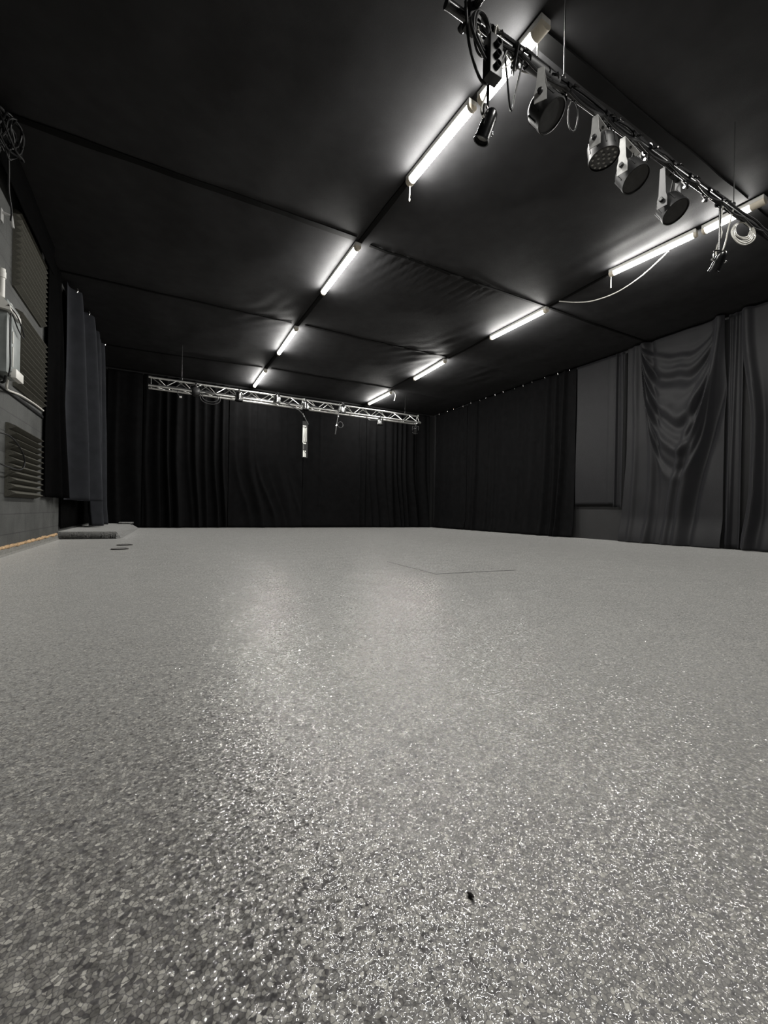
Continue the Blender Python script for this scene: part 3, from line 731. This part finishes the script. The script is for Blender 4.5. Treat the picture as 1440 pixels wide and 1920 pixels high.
def loops(name, label, c, R, n, m, r=.006, ax=(1, .3, 0), flat_=.6, seed=0, tail=None):
    bm = bmesh.new(); c = Vector(c); u = Vector(ax).normalized(); v = Vector((0, 0, 1))
    w = u.cross(v)
    for k in range(n):
        pts = []
        Rk = R*(.72+.5*(k+1)/n)
        for i in range(30):
            a = 2*PI*i/30
            pts.append(c+u*(Rk*math.cos(a)*flat_+.2*R*nz(k, seed))+v*(Rk*math.sin(a)-Rk+.25*R*nz(seed, k))+w*(.25*R*nz(k, i*.12, seed)+.1*R*(k-n/2)/n))
        tube(bm, pts, r, 7, closed=True)
    if tail: tube(bm, smooth_path(tail), r, 7)
    return tag(obj(name, bm, m), label, 'cable')
loops('coiled_cable', 'coil of pale grey cable hanging at the right end of the black pipe', (4.72, 1.87, 3.29), .085, 5, M['greycable'], .0055, (1, -.4, 0), 1.15, 3, [(4.45, 1.84, 3.29), (4.40, 1.85, 3.12), (4.37, 1.86, 2.98), (4.33, 1.87, 2.90), (4.30, 1.90, 2.93)])
loops('tangled_cable', 'tangle of black cables at the left end of the black pipe', (1.52, 1.80, 3.30), .10, 4, M['rubber'], .008, (1, .2, 0), .7, 9, [(1.40, 1.8, 3.30), (1.45, 1.82, 3.10), (1.56, 1.84, 2.98), (1.66, 1.85, 3.08), (1.75, 1.84, 3.28)])
loops('hanging_loop', 'thin black cable loop dangling between two par lamps', (2.36, 1.87, 3.29), .085, 1, M['rubber'], .0045, (1, -.5, 0), .32, 5)
loops('tangled_cable', 'thin pale leads tangled over the socket box by the lit strip light', (1.66, 1.83, 3.33), .085, 5, M['greycable'], .0032, (1, .5, 0), .55, 14, [(1.50, 1.84, 3.32), (1.54, 1.83, 3.2), (1.58, 1.82, 3.08), (1.70, 1.83, 3.12), (1.80, 1.84, 3.24), (1.86, 1.86, 3.34)])
loops('tangled_cable', 'black cables looped over the pipe just left of the short lit strip light', (1.82, 1.86, 3.34), .06, 4, M['rubber'], .006, (.6, 1, 0), .8, 17, [(1.72, 1.85, 3.33), (1.76, 1.86, 3.15), (1.80, 1.86, 2.95), (1.84, 1.86, 3.10), (1.90, 1.86, 3.33)])
def swagged(name, label, X0, X1, y, z, n, sag, r, m, seed):
    pts = []
    for i in range(n*8+1):
        u = i/(n*8); x = X0+(X1-X0)*u; k = (u*n) % 1
        pts.append((x, y+.012*nz(x*3, seed), z-sag*math.sin(PI*k)*(1+.6*nz(int(u*n), seed))+.006*nz(x*8, seed)))
    bm = bmesh.new(); tube(bm, pts, r, 7)
    return tag(obj(name, bm, m), label, 'cable')
swagged('pipe_cable', 'glossy black cable tied along the front of the black pipe', 1.45, 5.8, 1.835, 3.283, 11, .03, .008, M['rubber'], 3)
swagged('pipe_cable', 'thick black cable lying along the top of the black pipe', 1.45, 5.8, 1.845, 3.345, 9, .012, .011, M['rubber'], 5)
swagged('pipe_cable', 'thin pale cable drooping under the black pipe near the lit strip light', 1.75, 2.35, 1.90, 3.34, 2, .06, .005, M['greycable'], 8)
for k, x in enumerate((1.85, 2.28, 2.75, 3.2, 3.75, 4.05)):
    c = thing('truss_clamp', 'spare black hook clamp on the black pipe, %s' % ('leftmost, by the lit strip light', 'between the silver-yoke lamp and the led lamp', 'between the led lamp and its right neighbour', 'left of the farthest right lamp', 'just right of the farthest right lamp', 'nearest the right spotlight')[k], 'clamp', (x, YN, ZB), 0, 'spare clamps on the black pipe')
    obj('hook', clamp_bm(), M['blackmetal'], c)
    bm = bmesh.new(); tube(bm, [(-.012, .02, -.06), (.012, .02, -.06)], .011, 8); obj('wing_nut', bm, M['chrome'], c)

# ---- lamps on the silver truss
def par_can(x, y, z, drop, tilt, label, bodym, rz=0.0, s=1.0):
    t = thing('can_light', label, 'stage light', (x, y, z), rz, 'can lights on the silver truss')
    obj('clamp', clamp_bm(), M['blackmatt'], t)
    R = .085*s; zp = -drop
    bm = bmesh.new()
    for q in (-1, 1): box(bm, (q*(R+.014)-.002, -.014, zp-.01), (q*(R+.014)+.002, .014, -.06))
    box(bm, (-R-.016, -.014, -.064), (R+.016, .014, -.06)); obj('yoke', bm, M['darkgrey'], t, smooth=False)
    bm = bmesh.new(); lathe(bm, [(0, .10*s), (.05*s, .098*s), (.075*s, .07*s), (R*.95, .03*s), (R, -.08*s), (R*.93, -.08*s), (R*.9, -.03*s), (0, -.02*s)], 30)
    b = obj('body', bm, bodym, t, loc=(0, 0, zp), rot=(tilt, 0, 0))
    bm = bmesh.new(); lathe(bm, [(R*1.02, -.081*s), (R*1.06, -.083*s), (R*1.06, -.11*s), (R*.97, -.112*s), (R*.95, -.09*s)], 30); obj('rim', bm, M['blackmatt'], b)
    return t
YT = 10.07
led_par(.63, YT, 3.30, 0, math.radians(80), 'dark round lamp face seen on the left part of the silver truss', M['darkgrey'], .12, 'can lights on the silver truss', .095, M['darkgrey'], False)
par_can(1.53, YT-.03, 3.26, .13, 0, 'shiny can light, second from the left on the silver truss', M['chrome'])
par_can(2.40, YT-.02, 3.33, .13, .15, 'dull silver can light left of the truss joint', M['chrome'], .5)
par_can(3.11, YT-.02, 3.26, .12, 0, 'shiny can light at the joint of the silver truss', M['chrome'], -.3)
par_can(4.10, YT-.02, 3.31, .13, .1, 'can light beside the hanging rod with a ring', M['chrome'], .2)
par_can(5.20, YT, 3.108, .11, 0, 'can light slung just below the right half of the silver truss', M['chrome'], 0, .9)
par_can(6.34, YT, 3.05, .17, .6, 'small black can light under the right end of the silver truss', M['blackmetal'], -.5, .85)

def rod(name, label, pts, r, collars, ring=None):
    o = Vector(pts[0]); t = thing(name, label, 'rod', pts[0], 0, 'rods hanging from the silver truss')
    bm = bmesh.new(); tube(bm, [Vector(p)-o for p in pts], r, 10); obj('shaft', bm, M['darkgrey'], t)
    for c, d in collars:
        d = Vector(d).normalized(); c = Vector(c)-o
        bm = bmesh.new(); tube(bm, [c-d*.022, c+d*.022], r*1.7, 12); obj('collar', bm, M['chrome'], t)
    if ring:
        c, R = Vector(ring[0])-o, ring[1]
        bm = bmesh.new(); tube(bm, [c+Vector((R*math.cos(a), .01*math.sin(2*a), R*1.1*math.sin(a))) for a in [2*PI*i/28 for i in range(28)]], .009, 8, closed=True); obj('cable_ring', bm, M['darkgrey'], t)
rod('drop_rod', 'bent dark rod hanging down in front of the lettered banner', [(2.60, 10.03, 3.15), (2.80, 10.0, 3.03), (2.92, 9.99, 2.985), (3.02, 9.98, 2.90), (3.16, 9.98, 2.66)], .013, [((3.02, 9.98, 2.89), (.14, 0, -.24)), ((3.045, 9.98, 2.845), (.14, 0, -.24))])
rod('drop_rod', 'straight dark rod with a ring hanging below the silver truss', [(4.00, 10.02, 3.30), (3.97, 10.02, 3.0), (3.955, 10.02, 2.93), (3.895, 10.02, 2.50)], .013, [((3.965, 10.02, 2.97), (0, 0, 1)), ((3.93, 10.02, 2.735), (.12, 0, .4))], ((4.03, 10.02, 2.76), .07))
swagged('truss_cable', 'cable bundle laid along the bottom of the silver truss', -.1, 4.3, YT-.01, 3.145, 14, .012, .012, M['darkgrey'], 12)
loops('hanging_loop', 'grey cable loops drooping under the left half of the silver truss', (.92, 10.03, 3.11), .10, 2, M['darkgrey'], .009, (1, 0, 0), 1.7, 21)
pg = thing('cable_plug', 'small dark plug hanging under the left end of the silver truss', 'plug', (.27, 10.05, 3.09))
bm = bmesh.new(); tube(bm, smooth_path([(0, 0, 0), (-.01, 0, -.06), (.02, 0, -.12), (.04, 0, -.14)], 5), .006, 7); obj('lead', bm, M['rubber'], pg)
bm = bmesh.new(); box(bm, (.03, -.02, -.17), (.08, .02, -.13), .006); obj('plug_body', bm, M['greymetal'], pg)
bm = bmesh.new(); tube(bm, smooth_path([(4.75, 10.06, 3.08), (4.85, 10.05, 3.0), (4.98, 10.05, 2.99), (5.12, 10.05, 3.03)]), .006, 7)
tag(obj('short_lead', bm, M['rubber']), 'thin dark lead sagging under the right half of the silver truss', 'cable')

# ------------------------------------------------------------------ lettered banner between the back drapes
bn = thing('banner', 'narrow vertical banner with white print between the back drapes', 'banner', (3.865, YB-.33, 2.18))
bm = bmesh.new(); box(bm, (-.085, 0, -.02), (.085, .012, 1.10)); obj('cloth', bm, M['sign'], bn, smooth=False)
bm = bmesh.new()
def bar(x0, z0, x1, z1): box(bm, (x0, -.004, z0), (x1, -.0005, z1))
bar(-.08, .93, .03, .965)
bar(-.08, .44, -.05, .91); bar(-.035, .50, -.015, .91)
for a, b in (((-.048, .88), (-.01, .46)), ((.0, .87), (.02, .52)), ((.028, .46), (.012, .90))):
    q = [bm.verts.new((x, -.003, z)) for x, z in ((a[0]-.011, a[1]), (a[0]+.011, a[1]), (b[0]+.011, b[1]), (b[0]-.011, b[1]))]; bm.faces.new(q)
bar(.02, .48, .042, .91); bar(-.06, .40, .03, .44)
obj('lettering', bm, M['signwhite'], bn, smooth=False)
bm = bmesh.new()
bar(-.06, .0, -.025, .20); bar(-.018, .0, .0, .20); bar(.008, .0, .028, .12); bar(-.02, .15, .028, .20)
obj('lettering', bm, M['signwhite'], bn, smooth=False)
bm = bmesh.new(); box(bm, (-.05, -.003, .22), (-.043, -.0005, .39)); obj('rule', bm, M['greymetal'], bn, smooth=False)

# ------------------------------------------------------------------ camera, world, view
cam = bpy.data.cameras.new('camera'); co = bpy.data.objects.new('camera', cam); COL.objects.link(co)
r = Vector((.88209, -.47071, .01860)); f = Vector((.47080, .88224, -.0007)); u = r.cross(f).normalized(); r = f.cross(u).normalized(); f.normalize()
m4 = Matrix(((r.x, u.x, -f.x, 0), (r.y, u.y, -f.y, 0), (r.z, u.z, -f.z, .543), (0, 0, 0, 1)))
co.matrix_world = m4
cam.sensor_fit = 'VERTICAL'; cam.sensor_height = 36; cam.lens = 782.05/1920*36
cam.clip_start = .02; cam.clip_end = 60
sc.camera = co
w = bpy.data.worlds.new('world'); sc.world = w; w.use_nodes = True
w.node_tree.nodes['Background'].inputs['Color'].default_value = (0, 0, 0, 1)
w.node_tree.nodes['Background'].inputs['Strength'].default_value = 0
vs = sc.view_settings
vs.view_transform = 'Standard'; vs.look = 'None'; vs.exposure = 0.0; vs.gamma = 1.0; vs.use_curve_mapping = False
sc.cycles.use_denoising = True; sc.cycles.denoising_prefilter = 'NONE'; sc.cycles.denoising_input_passes = 'RGB_ALBEDO_NORMAL'
sc.cycles.max_bounces = 8; sc.cycles.diffuse_bounces = 5; sc.cycles.glossy_bounces = 4
sc.cycles.sample_clamp_indirect = 2
